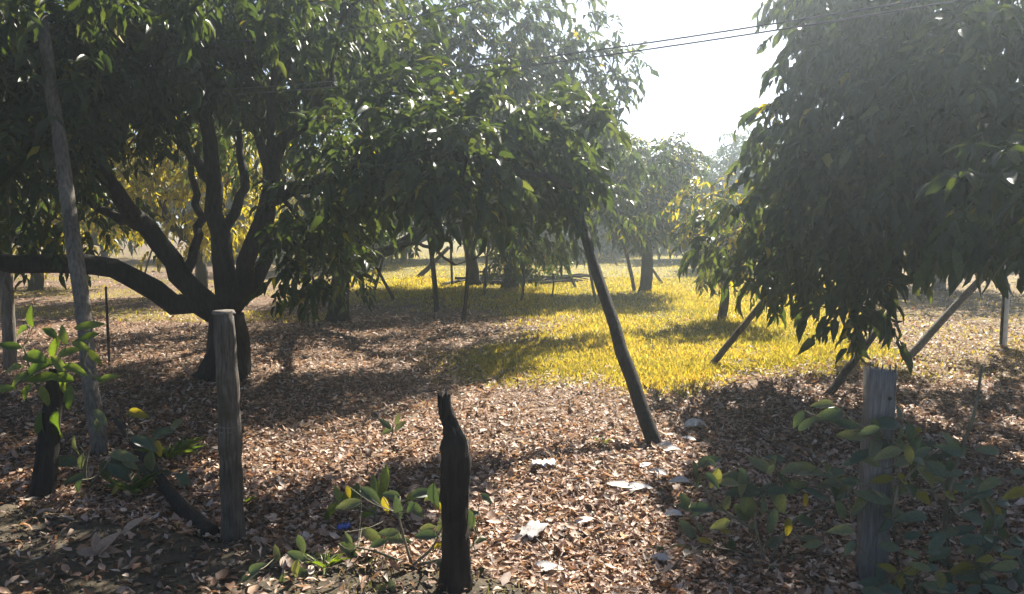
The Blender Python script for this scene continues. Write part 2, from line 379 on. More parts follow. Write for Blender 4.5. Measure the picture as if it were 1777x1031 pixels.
# --- the near tree on the left, forking low
tA = G(392, 655); dA = tA[1]
fork = at(392, 545, dA)
limbsA = [
    ([fork, at(340, 530, dA), at(270, 510, dA - .1), at(190, 470, dA - .3), at(100, 452, dA - .5), at(-60, 440, dA - .8), at(-250, 400, dA - 1)], .14, .07),
    ([fork, at(335, 505, dA - .1), at(300, 455, dA - .2), at(250, 395, dA - .4), at(205, 335, dA - .7), at(140, 270, dA - 1.1), at(70, 150, dA - 1.6)], .13, .05),
    ([at(320, 480, dA - .1), at(345, 410, dA + .4), at(340, 340, dA + .9), at(320, 240, dA + 1.3)], .06, .03),
    ([fork, at(392, 480, dA), at(382, 410, dA), at(372, 320, dA - .1), at(366, 240, dA - .2), at(350, 130, dA - .4), at(330, -20, dA - .6)], .125, .05),
    ([fork, at(420, 490, dA), at(440, 420, dA - .1), at(466, 350, dA - .2), at(476, 280, dA - .3), at(520, 215, dA - .5), at(575, 140, dA - .8)], .115, .045),
    ([fork, at(440, 500, dA + .3), at(462, 430, dA + .7), at(470, 330, dA + 1.1), at(440, 200, dA + 1.5), at(450, 60, dA + 1.8)], .1, .04),
    ([at(466, 350, dA - .2), at(530, 322, dA - .8), at(610, 300, dA - 1.5), at(720, 270, dA - 2.2), at(850, 280, dA - 2.2), at(990, 325, dA - 1.9)], .075, .022),
    ([at(372, 320, dA - .1), at(300, 230, dA + .3), at(220, 120, dA + .5)], .07, .03),
    ([at(382, 410, dA), at(420, 340, dA + .2), at(418, 260, dA + .4), at(400, 150, dA + .5)], .06, .03), ([at(250, 395, dA - .4), at(180, 370, dA - .2), at(110, 320, dA), at(30, 260, dA + .2)], .055, .025), ([at(476, 280, dA - .3), at(470, 200, dA - .4), at(480, 100, dA - .5)], .06, .03),
]
bA = [blob(*b) for b in [
    # left and upper crown
    (40, 60, 7.4, 1.0, 1.3), (170, 40, 7.8, 1.0, 1.3), (300, 60, 8.4, .95, 1.2), (30, 170, 7.0, .8, 1.2), (115, 240, 8.2, .45, .8), (225, 95, 8.2, .65), (325, 75, 8.6, .5, 1.1),
    (385, 50, 8.8, .45), (500, 105, 9.0, .5, .8), (560, 70, 8.6, .5, .7), (540, 20, 8.8, .7, .8), (430, 120, 8.7, .36), (515, 175, 8.8, .36, .8), (40, 330, 8.2, .5, .6), (180, 330, 9.2, .4, .6),
    (20, 400, 8.8, .4, .6), (120, 400, 9.4, .32, .5), (190, 215, 9.0, .28, .8), (60, 240, 7.8, .3, .8),
    (580, 270, 7.8, .34, .8), (610, 300, 7.4, .34), (525, 345, 8.0, .36), (575, 360, 7.8, .34), (540, 420, 8.2, .34), (560, 470, 8.3, .26), (510, 480, 8.5, .25, .9), (590, 430, 8.0, .2, .7),
    # the bough that reaches over to the right
    (640, 225, 7.2, .42), (700, 255, 6.7, .38), (690, 200, 6.9, .36), (760, 225, 6.5, .38), (745, 285, 6.4, .3), (820, 275, 6.3, .36), (800, 325, 6.3, .2), (850, 325, 6.3, .2), (880, 250, 7.1, .34, .8),
    (930, 285, 7.2, .3), (965, 315, 7.3, .22), (990, 265, 7.4, .28, .8), (950, 210, 7.4, .34, .7), (840, 190, 6.8, .38, .8), (650, 305, 7.0, .28), (690, 315, 6.8, .2), (1000, 330, 7.3, .12), (900, 320, 7.1, .26), (1000, 210, 7.5, .3),
    (720, 170, 7.2, .4, .6)]]
bA += [[-1.3, 7.3, 3.7, .7, .7, .5, .4], [-2.0, 6.6, 3.6, .6, .6, .5, .5], [-2.7, 6.1, 3.8, .7, .7, .5, .7], [-3.6, 5.6, 3.6, .8, .8, .6, .8]]  # upper crown lobes put in so that they shade the bank
# the rest of the crown: above the picture and on the far side
for (x, y, z, q) in [(-5.8, 8.2, 4.7, 1.2), (-4.2, 9.4, 5.3, 1.2), (-2.8, 10.2, 4.9, 1.1), (-6.6, 10, 3.6, 1.1), (-5.0, 11.4, 4.0, 1.1), (-3.2, 12.0, 3.9, 1.0), (-7.4, 8.6, 2.6, .9), (-6.4, 6.6, 3.9, 1.0), (-5.2, 5.4, 3.2, .8), (-7.2, 11.6, 2.4, .9)]:
    bA.append([x, y, z, q, q, q * .8, .8])
tree_a = make_tree('fruit_tree', 'low-forking dark tree with thick spreading limbs behind the round fence post', [tA, (tA * .6 + fork * .4) + np.array([.03, 0, 0]), fork], .27, limbsA, bA, 215, .16, 21, singles=300, droop=.34, group='orchard trees')

# --- the near tree on the right, trunk just beyond the picture
tC = np.array([6.5, 9.4, float(gz(6.5, 9.4))])
fC = tC + np.array([-.1, -.1, .9])
limbsC = [([fC, (6.0, 8.8, 1.9), (5.0, 8.4, 2.7), (4.0, 8.2, 3.2), (3.2, 8.6, 3.0)], .15, .04), ([fC, (5.6, 8.6, 1.5), (4.6, 8.0, 1.9), (3.8, 7.8, 1.8)], .12, .03),
          ([fC, (6.2, 9.0, 2.4), (5.6, 8.4, 3.6), (4.8, 8.0, 4.6)], .15, .04), ([fC, (6.6, 8.2, 1.8), (6.0, 6.6, 2.3), (5.0, 5.8, 2.3), (4.0, 5.2, 2.0)], .12, .03),
          ([fC, (7.2, 9.6, 2.4), (8.2, 10, 3.6)], .14, .04), ([fC, (6.4, 10.4, 2.4), (6.0, 12, 3.4)], .13, .04)]
bC = [blob(b[0], b[1] - 24 * (b[1] > 380 and b[0] < 1640), *b[2:]) for b in [
    (1475, 30, 9.0, .65), (1560, 60, 8.4, .9, 1.2), (1680, 80, 7.6, 1.0, 1.2), (1455, 140, 9.0, .55), (1400, 190, 9.2, .34), (1335, 195, 9.5, .22), (1335, 255, 9.5, .28), (1325, 315, 9.6, .26), (1350, 370, 9.4, .3), (1500, 190, 8.2, .8, 1.2), (1620, 200, 7.4, .8, 1.2), (1740, 190, 6.8, .8, 1.2),
    (1425, 270, 8.8, .48), (1480, 300, 8.0, .6), (1580, 310, 7.4, .6), (1690, 300, 6.8, .55), (1420, 350, 8.6, .4), (1460, 390, 8.2, .45), (1540, 400, 7.8, .42), (1350, 430, 9.0, .26), (1295, 450, 9.0, .24), (1245, 440, 9.1, .17), (1335, 495, 8.9, .2), (1285, 400, 9.1, .2, .8), (1325, 485, 8.8, .2), (1390, 440, 8.6, .3),
    (1450, 430, 8.2, .24, .6), (1480, 525, 7.6, .22), (1510, 545, 7.5, .18), (1540, 440, 7.8, .28), (1560, 420, 7.7, .3), (1470, 550, 7.6, .12), (1375, 495, 8.5, .15), (1410, 490, 8.3, .14, .8), (1500, 480, 7.7, .16, .6), (1540, 510, 7.6, .12),
    (1735, 345, 6.2, .34), (1760, 330, 5.2, .34), (1700, 330, 5.0, .16), (1795, 365, 5.6, .32), (1690, 385, 6.8, .14), (1620, 360, 7.2, .22, .6)]]
for (x, y, z, q) in [(4.6, 8.6, 5.0, 1.1), (6.0, 8.4, 5.2, 1.2), (7.2, 9.6, 4.6, 1.3), (6.2, 11, 4.0, 1.2), (4.6, 10.6, 4.4, 1.0), (3.9, 9.3, 4.5, .85), (3.6, 8.4, 4.0, .6), (8.4, 10, 3.2, 1.2), (7.6, 7.4, 3.4, 1.2), (6.4, 6.2, 3.6, 1.0), (5.0, 10.8, 2.4, .8), (7.6, 12, 2.8, 1.0), (5.4, 5.4, 2.8, .6)]:
    bC.append([x, y, z, q, q, q * .8, .8])
tree_c = make_tree('fruit_tree', 'tree at the right edge with foliage drooping low over slanted props', [tC, tC + np.array([0, -.05, .5]), fC], .24, limbsC, bC, 135, .2, 33, singles=300, droop=.6)

# --- trees farther back
def round_tree(label, px, d, rad, top, seed, dens=150, ln0=.2, hi=False, low=.6, nblob=16, extra=(), trunk_r=.16, yellow=.01, lean=0, skip=None, sq=1.0):
    r = np.random.RandomState(seed); x = (px - W0 / 2) / F0 * d; t = np.array([x, d, float(gz(x, d))]); mid = (top + low) / 2; hz = (top - low) / 2
    B = []
    k = 0
    while k < nblob:
        u = nrm(r.normal(size=3)); q = .55 + .2 * r.uniform(); c = t + np.array([u[0] * rad * q, u[1] * rad * q, mid + u[2] * hz * q])
        k += 1; s = rad * r.uniform(.32, .46)
        ppx, ppy, _ = project(c)
        if skip is not None and skip(ppx[0], ppy[0]): continue
        B.append([*c, s, s, s * .8 * sq, 1.0])
    for e in extra: B.append(blob(*e))
    f = t + np.array([lean, 0, low + .15]); L_ = []
    for q in range(5):
        a = q * 1.256 + r.uniform(0, 1); e = f + np.array([math.cos(a) * rad * .6, math.sin(a) * rad * .6, hz * r.uniform(.5, 1.3)])
        L_.append(([f, (f + e) / 2 + np.array([math.cos(a) * .2, math.sin(a) * .2, -.15]), e], trunk_r * .6, trunk_r * .2))
    return make_tree('fruit_tree', label, [t, (t + f) / 2 + np.array([.05, 0, 0]), f], trunk_r, L_, B, dens, ln0, seed, hi=hi, yellow=yellow)
tN = np.array([(585 - W0 / 2) / F0 * 13.6, 13.6, 0.0]); tN[2] = float(gz(tN[0], tN[1])); fN = tN + np.array([.1, 0, 1.0])
bN = [blob(*b) for b in [(630, 50, 12.6, .9, .8), (740, 40, 12.4, .95, .8), (860, 50, 12.6, .95, .8), (960, 50, 13.0, .7, .9), (1010, 110, 13.4, .5, .9), (690, 130, 12.0, .75, .8), (800, 140, 11.8, .8, .8), (900, 150, 12.2, .75, .8), (980, 200, 12.8, .55, .9), (1030, 240, 13.4, .4),
      (1078, 62, 13.6, .22, .9), (1100, 110, 13.6, .16, .9), (1060, 150, 13.4, .28, .9), (1075, 290, 13.8, .4, .9), (1120, 270, 14.0, .3, .8), (930, 280, 12.4, .6), (1020, 340, 13.0, .4), (960, 390, 12.6, .34), (890, 395, 12.2, .34), (1080, 370, 13.6, .3, .8), (660, 270, 12.6, .5, .7),
      (540, 30, 13, .7, .6), (640, 370, 13.2, .4, .7), (540, 420, 13.2, .45), (600, 470, 13.3, .35), (880, 440, 13.4, .2), (955, 440, 13.4, .14)]]
bN += [[-3.0, 15.6, 3.6, 1.3, 1.2, 1.0, .6], [-1.2, 15.8, 3.4, 1.2, 1.2, 1.0, .6], [-4.6, 14.4, 3.2, 1.1, 1.1, .9, .6], [.4, 15.0, 3.2, 1.0, 1.0, .9, .6], [-2.2, 13.8, 4.9, 1.2, 1.2, .8, .6], [-4.2, 12.6, 3.6, .9, .9, .8, .5]]
lN = [([fN, fN + np.array([.5, -.3, .7]), at(760, 250, 12.6), at(860, 130, 12.6)], .12, .04), ([fN, fN + np.array([1.0, -.2, .3]), at(800, 330, 13), at(960, 290, 13), at(1080, 250, 13.6)], .11, .03), ([fN, fN + np.array([.1, .3, .9]), at(640, 120, 13.4), at(640, 20, 13)], .12, .04),
      ([fN, fN + np.array([-.6, .3, .8]), (-4.4, 14.2, 3.0)], .1, .03), ([fN, fN + np.array([.5, .8, .7]), (-1.4, 15.6, 3.2)], .1, .03), ([fN, at(660, 405, 13.3), at(720, 398, 13), at(800, 385, 12.8)], .06, .025), ([fN, at(690, 425, 13.2), at(745, 428, 13), at(790, 460, 12.9)], .05, .02)]
make_tree('fruit_tree', 'broad leafy tree filling the top middle behind the reaching bough', [tN, tN + np.array([.02, 0, .5]), fN], .2, lN, bN, 190, .19, 40, hi=False, singles=300)
round_tree('propped tree in the middle distance with a heap of brush at its foot', 885, 20.5, 3.0, 5.6, 41, dens=170, ln0=.2, hi=False, nblob=22, low=1.5, trunk_r=.2, yellow=.05,
           extra=[(890, 440, 20.3, .45), (920, 460, 20.2, .3), (865, 462, 20.4, .3), (1100, 380, 19, .6)])
round_tree('slender crooked tree just left of the brush heap', 822, 21.5, 2.4, 5.2, 42, dens=150, ln0=.19, nblob=12, low=1.7, trunk_r=.18, lean=-.3, extra=[(700, 395, 21, .5)])
round_tree('small bushy sunlit tree left of the drooping right-hand crown', 1255, 13.8, .95, 2.6, 43, dens=150, ln0=.15, hi=True, low=.7, nblob=16, trunk_r=.08, yellow=.45)  # yellow share raised to paint sunlight into the leaves
round_tree('pale hazy tree on the left side of the bright gap', 1120, 19.5, 1.5, 4.2, 44, dens=170, low=1.2, yellow=.12)
round_tree('distant tree at the end of the bright gap', 1225, 36, 2.8, 4.0, 45, dens=110, ln0=.26, low=.8)
round_tree('distant tree at the right of the bright gap', 1330, 30, 2.6, 5.2, 46, dens=110, ln0=.24, low=.6)
round_tree('sunlit yellow-green tree seen through the forked limbs', 345, 19, 2.7, 5.2, 47, dens=60, ln0=.22, low=.9, yellow=.85)  # backlit glow is put into the leaf colour by the yellow share
round_tree('leafy tree at the far left behind the pale poles', 60, 20, 3.0, 4.6, 48, dens=60, ln0=.22, low=.9, yellow=.75)  # yellow leaf colour stands in for backlight
round_tree('bushy tree behind the low dark bough of the forked tree', 610, 31, 3.2, 5.0, 49, dens=70, ln0=.24, low=.9, yellow=.6)  # backlight painted in as yellow leaves
round_tree('sunlit tree glimpsed behind the right-hand crown', 1630, 20, 2.8, 4.4, 50, dens=70, ln0=.22, low=.8, yellow=.4)  # part of the leaves coloured yellow as if sunlit
round_tree('small yellow-leaved young tree added for a bright yellow patch under the middle crown', 905, 17, .38, 1.95, 51, dens=220, ln0=.13, low=.8, nblob=8, trunk_r=.03, yellow=.95)  # added tree, its yellow leaves stand in for a bright crown patch
round_tree('knee-high yellow-leaved seedling added for a bright yellow patch right of the brush heap', 957, 17.6, .26, 1.25, 52, dens=220, ln0=.12, low=.5, nblob=6, trunk_r=.02, yellow=.95)  # added seedling for another bright yellow patch
for k, (px, d, rr, tp) in enumerate([(-150, 34, 4, 5.5), (180, 36, 4, 5.6), (440, 38, 4, 5.4), (700, 36, 3.8, 4.6), (960, 38, 4, 5.0), (1080, 44, 4, 4.4), (1440, 42, 4, 5.6), (1760, 34, 4, 5.6), (1180, 60, 4.5, 4.2), (1290, 58, 4.5, 4.4)]):
    labs = ['tree of the back row at the left edge', 'back-row tree left of the forked tree', 'back-row tree behind the forked tree', 'back-row tree behind the crossed props', 'back-row tree behind the brush heap',
            'back-row tree left of the bright gap', 'back-row tree hidden by the right-hand crown', 'back-row tree at the right edge', 'farthest tree left of the gap', 'farthest tree right of the gap']
    round_tree(labs[k], px, d, rr, tp, 60 + k, dens=46, ln0=.38, low=.5, nblob=14, yellow=.04)

# ------------------------------------------------------------------ leaf litter and grass
def scatter_screen(n_, x0, x1, y0, y1, r):
    px = r.uniform(x0, x1, n_); py = r.uniform(y0, y1, n_)
    u = (px - W0 / 2) / F0; v = (H0 / 2 - py) / F0; yy = CP + v * SP; zz = -SP + v * CP
    d = CAMZ / -(zz / yy); return u / yy * d, d
r = np.random.RandomState(5)
x1, y1 = scatter_screen(115000, -150, 1930, 470, 1130, r)
x2 = r.uniform(-8, 8, 45000); y2 = 2.2 + r.uniform(0, 1, 45000) ** 1.3 * 12
x = np.concatenate([x1, x2]); y = np.concatenate([y1, y2]); ga_ = grass_amount(x, y); bk = sstep(-.05, .3, np.interp(x, BX, BY) - y)
ok = (r.uniform(size=len(x)) > ga_ * .8) & (r.uniform(size=len(x)) > bk * .93) & (np.abs(x) < .8 * y + 3); x, y = x[ok], y[ok]; n_ = len(x)
ln = np.clip(np.exp(r.normal(size=n_) * .42 - 3.2), .02, .09) * (1 + np.clip(y - 6, 0, 20) * .04); an = r.uniform(0, 6.283, n_)
d = np.stack([np.cos(an), np.sin(an), r.normal(size=n_) * .28], -1); nor = nrm(np.stack([r.normal(size=n_) * .28, r.normal(size=n_) * .28, np.ones(n_)], -1))
base = np.stack([x, y, gz(x, y) + r.uniform(.004, .04, n_)], -1) - d * (ln * .5)[:, None]; base[:, 2] = np.maximum(base[:, 2], gz(base[:, 0], base[:, 1]) + .004)
pal = np.array([(.43, .29, .205), (.56, .41, .31), (.32, .19, .12), (.18, .1, .06), (.66, .53, .43), (.1, .058, .037), (.43, .245, .13), (.37, .31, .24)])
t = pal[r.choice(8, n_, p=[.2, .17, .15, .14, .09, .13, .07, .05])] * r.uniform(.8, 1.15, (n_, 1))
wd = ln * r.uniform(.25, .6, n_); cu = r.uniform(-.7, .8, n_); nearl = y < 6.5; Vs = []; Fs = []; Ts = []; off = 0
for hi_, q in ((True, nearl), (False, ~nearl)):
    V, fs, per = leaf_geo(base[q], d[q], nor[q], ln[q], wd[q], hi_, cu[q]); Vs.append(V); Fs += [f_ + off for f_ in fs]; Ts += [np.repeat(t[q], k_, 0) for k_ in per]; off += len(V)
me = mesh_from('leaf_litter', np.vstack(Vs), Fs, Ts)
obj('leaf_litter', me, M_litter, kind='stuff', label='carpet of fallen brown and tan leaves over the orchard floor', cat='leaf litter')
def grass_mesh(x, y, h, wd, tint, r):
    n_ = len(x); z = gz(x, y); an = r.uniform(0, 6.283, n_); s = np.stack([np.cos(an), np.sin(an), 0 * an], -1) * wd[:, None] * .5
    ln_ = np.stack([r.normal(size=n_), r.normal(size=n_), 0 * an], -1) * .45
    b = np.stack([x, y, z - .004], -1); mid = b + ln_ * (h * .35)[:, None] + np.array([0, 0, 1]) * (h * .6)[:, None]; tip = b + ln_ * (h * 1.0)[:, None] + np.array([0, 0, 1]) * (h * .92)[:, None]
    V = np.stack([b - s, b + s, mid + s * .7, mid - s * .7, tip], 1).reshape(-1, 3); o = np.arange(n_)[:, None] * 5
    return mesh_from('grass', V, [o + np.array([[0, 1, 2, 3]]), o + np.array([[3, 2, 4]])], [tint, tint])
x1, y1 = scatter_screen(150000, -100, 1900, 412, 690, r); x2, y2 = scatter_screen(50000, 590, 1500, 500, 680, r)
x3 = r.uniform(-5, 9, 50000); y3 = r.uniform(8, 24, 50000)
x = np.concatenate([x1, x2, x3]); y = np.concatenate([y1, y2, y3]); ok = (r.uniform(size=len(x)) < grass_amount(x, y) * (.85 + .4 * vnoise(x, y, 3.1, 22))) & (y < 70); x, y = x[ok], y[ok]; n_ = len(x)
h = r.uniform(.03, .10, n_) * (1 + .45 * vnoise(x, y, 2.2, 9)) * (.45 + .55 * grass_amount(x, y)); wd = .006 + .0009 * np.clip(y, 0, 40)
gp = np.array([(.44, .35, .035), (.33, .30, .045), (.52, .42, .07), (.2, .22, .05), (.55, .46, .18)]); cl = vnoise(x, y, 1.3, 21)[:, None]; t = gp[r.choice(5, n_, p=[.3, .22, .22, .14, .12])] * r.uniform(.75, 1.15, (n_, 1)) * (1 + .22 * cl * np.array([1, .75, .6]))
obj('grass', grass_mesh(x, y, h, wd, t, r), M_grass, kind='stuff', label='yellow-green sunlit grass between the tree rows', cat='grass')
# short weeds and dead blades on the roadside bank
x = r.uniform(-3.2, 1.2, 9000); y = r.uniform(2.0, 4.9, 9000); ok = (r.uniform(size=9000) < .9 * sstep(-.05, .3, np.interp(x, BX, BY) - y)) & (vnoise(x, y, 3, 12) > -.1); x, y = x[ok], y[ok]; n_ = len(x)
t = np.array([(.1, .11, .04), (.16, .14, .07), (.22, .18, .11)])[r.choice(3, n_)]
obj('bank_weeds', grass_mesh(x, y, r.uniform(.02, .07, n_), np.full(n_, .004), t, r), M_grass, kind='stuff', label='sparse short weeds on the dark roadside bank', cat='weeds')

x = r.uniform(-3.6, 1.5, 9000); y = r.uniform(2.0, 5.0, 9000); ok = r.uniform(size=9000) < sstep(-.1, .2, np.interp(x, BX, BY) - y); x, y = x[ok], y[ok]; n_ = len(x); sz = np.exp(r.normal(size=n_) * .5 - 4.9)
oc = np.array([(1, 0, 0), (0, 1, 0), (-1, 0, 0), (0, -1, 0), (0, 0, .7), (0, 0, -.5)]); V = (oc[None] * r.uniform(.6, 1.4, (n_, 6, 1))) * sz[:, None, None] + np.stack([x, y, gz(x, y) + sz * .3], -1)[:, None]
of = np.array([(0, 1, 4), (1, 2, 4), (2, 3, 4), (3, 0, 4), (1, 0, 5), (2, 1, 5), (3, 2, 5), (0, 3, 5)]); F_ = (of[None] + (np.arange(n_) * 6)[:, None, None]).reshape(-1, 3)
t = np.array([(.07, .055, .04), (.12, .1, .075), (.17, .14, .105)])[r.choice(3, n_)]
obj('soil_clods', mesh_from('soil_clods', V.reshape(-1, 3), [F_], np.repeat(t, 8, 0)), M_litter, kind='stuff', label='crumbs and clods of dark soil on the roadside bank', cat='soil')

# ------------------------------------------------------------------ props and posts
def pole(name, label, cat, a, b, r0, r1, mat, group=None, bend=.03, seed=0, sides=10, rough=.05, parts=None):
    a = np.asarray(a, float); b = np.asarray(b, float); r = np.random.RandomState(seed + 900)
    ln = np.linalg.norm(b - a); dirn = (b - a) / ln; a2 = a - dirn * .12 / max(.3, abs(dirn[2]))
    P = np.linspace(0, 1, 12)[:, None] * (b - a2) + a2; P += (np.sin(np.linspace(0, 3.14, 12)) * bend * ln)[:, None] * nrm(r.normal(size=3)) * np.array([1, 1, .2]); P[1:-1] += r.normal(size=(10, 3)) * r0 * .05
    V, f = tube(np.zeros((2, 3)), .1) if False else tube(P - a, np.linspace(r0, r1, 12), sides, rough, seed)
    o = obj(name, mesh_from(name, V, f, smooth=True), mat, label=label, cat=cat, group=group); o.location = Vector(a.tolist()); return o
PG = 'props holding up the boughs'
def prop(label, b, t, dd, wpx, mat=M_prop, seed=0, ext=.12, bend=.02):
    a = G(*b); e = at(t[0], t[1], a[1] + dd); e = e + (e - a) * ext; rr = wpx / F0 * a[1] / 2
    return pole('wooden_prop', label, 'prop', a, e, rr, rr * .78, mat, PG, bend, seed)
prop('thick dark prop slanting up from the leaf litter in the middle', (1137, 776), (1012, 395), 1.4, 27, M_bark, 1, .2, .004)
prop('upright dark prop left of the middle, the taller of two', (757, 541), (739, 365), -.6, 10, M_bark, 2, .1)
prop('thin upright dark prop right of the taller upright one', (803, 560), (812, 405), -1.0, 8, M_bark, 3, .1)
prop('thin prop leaning left, crossing another beside the low dark bough', (684, 521), (632, 425), .3, 5.5, M_bark, 4)
prop('thin prop leaning right, crossing another beside the low dark bough', (650, 503), (673, 415), .3, 5, M_bark, 5)
prop('crooked thin stake behind the crossed props', (641, 487), (668, 408), .4, 5, M_bark, 6, .1, .06)
prop('thin pale prop left of the brush heap', (840, 512), (848, 418), .3, 5, M_prop, 7)
prop('short thin prop right of the brush heap', (990, 481), (978, 425), .3, 5, M_bark, 8)
prop('thin prop just behind the thick slanting one', (1034, 520), (1018, 430), .3, 5, M_prop, 9)
prop('thin prop on the grass right of the thick slanting one', (1101, 506), (1080, 415), .5, 7, M_prop, 10)
prop('thin prop leaning far left on the sunny grass', (1151, 494), (1094, 410), .4, 5, M_prop, 11)
prop('distant thin prop under the pale hazy tree', (1070, 461), (1056, 405), .4, 4, M_prop, 12)
prop('distant thin prop at the bright gap, leaning left', (1145, 456), (1130, 396), .4, 4, M_prop, 13)
prop('farthest thin prop at the bright gap', (1125, 441), (1117, 396), .4, 3.5, M_prop, 14)
prop('stout leaning prop at the foot of the crooked tree', (725, 482), (774, 434), .3, 9, M_bark, 15, .1)
prop('thin leaning prop beside the crooked tree', (876, 470), (868, 415), .2, 4, M_bark, 16)
prop('thin upright prop between the taller upright one and the crooked tree', (785, 498), (781, 405), .2, 4.5, M_bark, 30)
prop('thin prop leaning right under the yellow-leaved young tree', (905, 500), (930, 415), .2, 4.5, M_bark, 31)
prop('thin prop leaning left at the right end of the fallen log', (1000, 500), (965, 415), .2, 4.5, M_bark, 32)
prop('thin slanting prop left of the crossed props', (610, 500), (640, 415), .2, 4.5, M_bark, 33)
prop('brown prop slanting right from the edge of the sunny grass', (1232, 636), (1306, 545), .3, 13, M_prop, 17, .35)
prop('dark prop slanting right behind the square grey post', (1436, 686), (1500, 600), .4, 15, M_prop, 18, .9)
prop('grey prop slanting right in the shade by the white stake', (1576, 621), (1720, 468), .4, 15, M_pale_prop, 19, .2)
prop('tall pale pole leaning left among the sapling leaves', (173, 792), (80, 90), .9, 29, M_pale_prop, 20, .1, .012)
prop('pale pole standing at the left edge', (18, 640), (2, 190), .3, 22, M_pale_prop, 21, .2, .012)
prop('thin dark stick under the low left bough', (248, 492), (262, 440), .1, 4, M_bark, 22)
prop('thin upright stick in the shade left of the forked trunk', (191, 636), (184, 500), .1, 5, M_prop, 23, .02)

FG = 'posts of the roadside fence line'
# round post
def post_root(label, base): return thing('fence_post', label, 'fence post', base, FG)
a = G(402, 943); t = at(401, 543, a[1]); rt = post_root('round weathered wooden fence post in front of the forked tree', a); hgt = t[2] - a[2]
P = np.array([[.012 * math.sin(3 * q), .008 * math.cos(4 * q), q * (hgt + .25) - .25] for q in np.linspace(0, 1, 22)]); rd = np.linspace(.062, .05, 22) * (1 + .05 * np.sin(np.arange(22) * 1.7)); rd[11] *= 1.1
V, f = tube(P, rd, 20, .03, 5); obj('post', mesh_from('post', V, f, smooth=True), M_post, rt)
V, f = tube(np.array([[.0, 0, hgt - .005], [.0, 0, hgt + .012]]), [.056, .05], 16, .05, 6); obj('post_top', mesh_from('post_top', V, f), M_pale_prop, rt)
for q, zz in enumerate((hgt * .52, hgt * .50)):
    th = np.linspace(0, 6.283, 25); V, f = tube(np.stack([.064 * np.cos(th), .064 * np.sin(th), zz + .004 * np.sin(th * 2 + q)], -1), .0022, 5, cap=False); obj('wire_wrap', mesh_from('wire_wrap', V, f), M_nail, rt)
# square grey post
a = G(1512, 1012); t = at(1511, 640, a[1]); rt = post_root('square light grey wooden post with a bolt hole, half hidden by leaves', a); hgt = t[2] - a[2]
zs = np.linspace(-.25, hgt, 16); V = []; r = np.random.RandomState(3); hw, hd = .06, .05
prof = [(-hw + .008, -hd), (hw - .01, -hd), (hw, -hd + .01), (hw, hd), (-hw, hd), (-hw, -hd + .008)]
for k, z in enumerate(zs):
    for j, (px_, py_) in enumerate(prof): V.append((px_ + r.normal() * .0015 + .01 * (z / hgt) * 0, py_ + r.normal() * .0015, z + (r.normal() * .008 if k == 15 else 0)))
i = np.arange(15)[:, None] * 6; j = np.arange(6)[None]; Q = np.stack([i + j, i + (j + 1) % 6, i + 6 + (j + 1) % 6, i + 6 + j], -1).reshape(-1, 4)
o = obj('post', mesh_from('post', np.array(V), [Q, np.array([[90 + q for q in range(6)]])]), M_grey_post, rt); rt.rotation_euler.z = R(-6)
V, f = tube(np.array([[.03, -hd - .001, hgt - .13], [.03, -hd + .02, hgt - .13]]), .009, 12); obj('bolt_hole', mesh_from('bolt_hole', V, f), M_black_post, rt)
for k, (nx_, nh) in enumerate([(-.05, .02), (-.02, .012), (.0, .016), (.03, .011), (.05, .022)]):
    V, f = tube(np.array([[nx_, -.01 * k, hgt - .02], [nx_ + .003, -.01 * k, hgt + nh + .012]]), [.005, .003], 5); obj('splinter', mesh_from('splinter', V, f), M_pale_prop, rt)
# broken black post
a = G(790, 1018); rt = post_root('broken black fence post with a split jagged top', a)
tp = at(768, 690, a[1]) - a; sh = at(790, 770, a[1]) - a
kp = np.array([[0, 0, -.25], [0, 0, .05], [.004, 0, .25], sh * .75, sh, sh + (tp - sh) * .35, sh + (tp - sh) * .7, tp]); P = smooth_path(kp, 42)
rd = np.interp(np.linspace(0, 7, len(P)), range(8), [.066, .066, .06, .062, .058, .036, .031, .022]); V, f = tube(P, rd, 22, .07, 9); top_ = V[:, 2] > tp[2] - .03; V[top_, 2] += np.random.RandomState(4).uniform(-.03, .035, top_.sum())
obj('post', mesh_from('post', V, f), M_black_post, rt)
for k, (q0, q1, w_) in enumerate([((804, 785), (790, 725), .024), ((792, 768), (782, 735), .018), ((775, 725), (774, 682), .01)]):
    s0 = at(*q0, a[1] - .03) - a; s1 = at(*q1, a[1] - .02) - a; Q = smooth_path([s0 + [-.01, .02, -.08], s0, (s0 + s1) / 2 + [.006, -.012, 0], s1], 9); V, f = tube(Q, np.interp(np.linspace(0, 1, len(Q)), [0, .4, 1], [w_ * .8, w_, .004]), 7, .2, 10 + k, squash=.5); obj('split_wood', mesh_from('split_wood', V, f), M_post if k < 2 else M_black_post, rt)
# dark stub at the left
a = G(72, 868); rt = post_root('short black leaning post below the sapling at the left', a); e = at(100, 640, a[1] + .15) - a
P = np.linspace(-.2, 1, 9)[:, None] * e; V, f = tube(P, np.linspace(.075, .05, 9), 14, .07, 12); obj('post', mesh_from('post', V, f, smooth=True), M_black_post, rt)
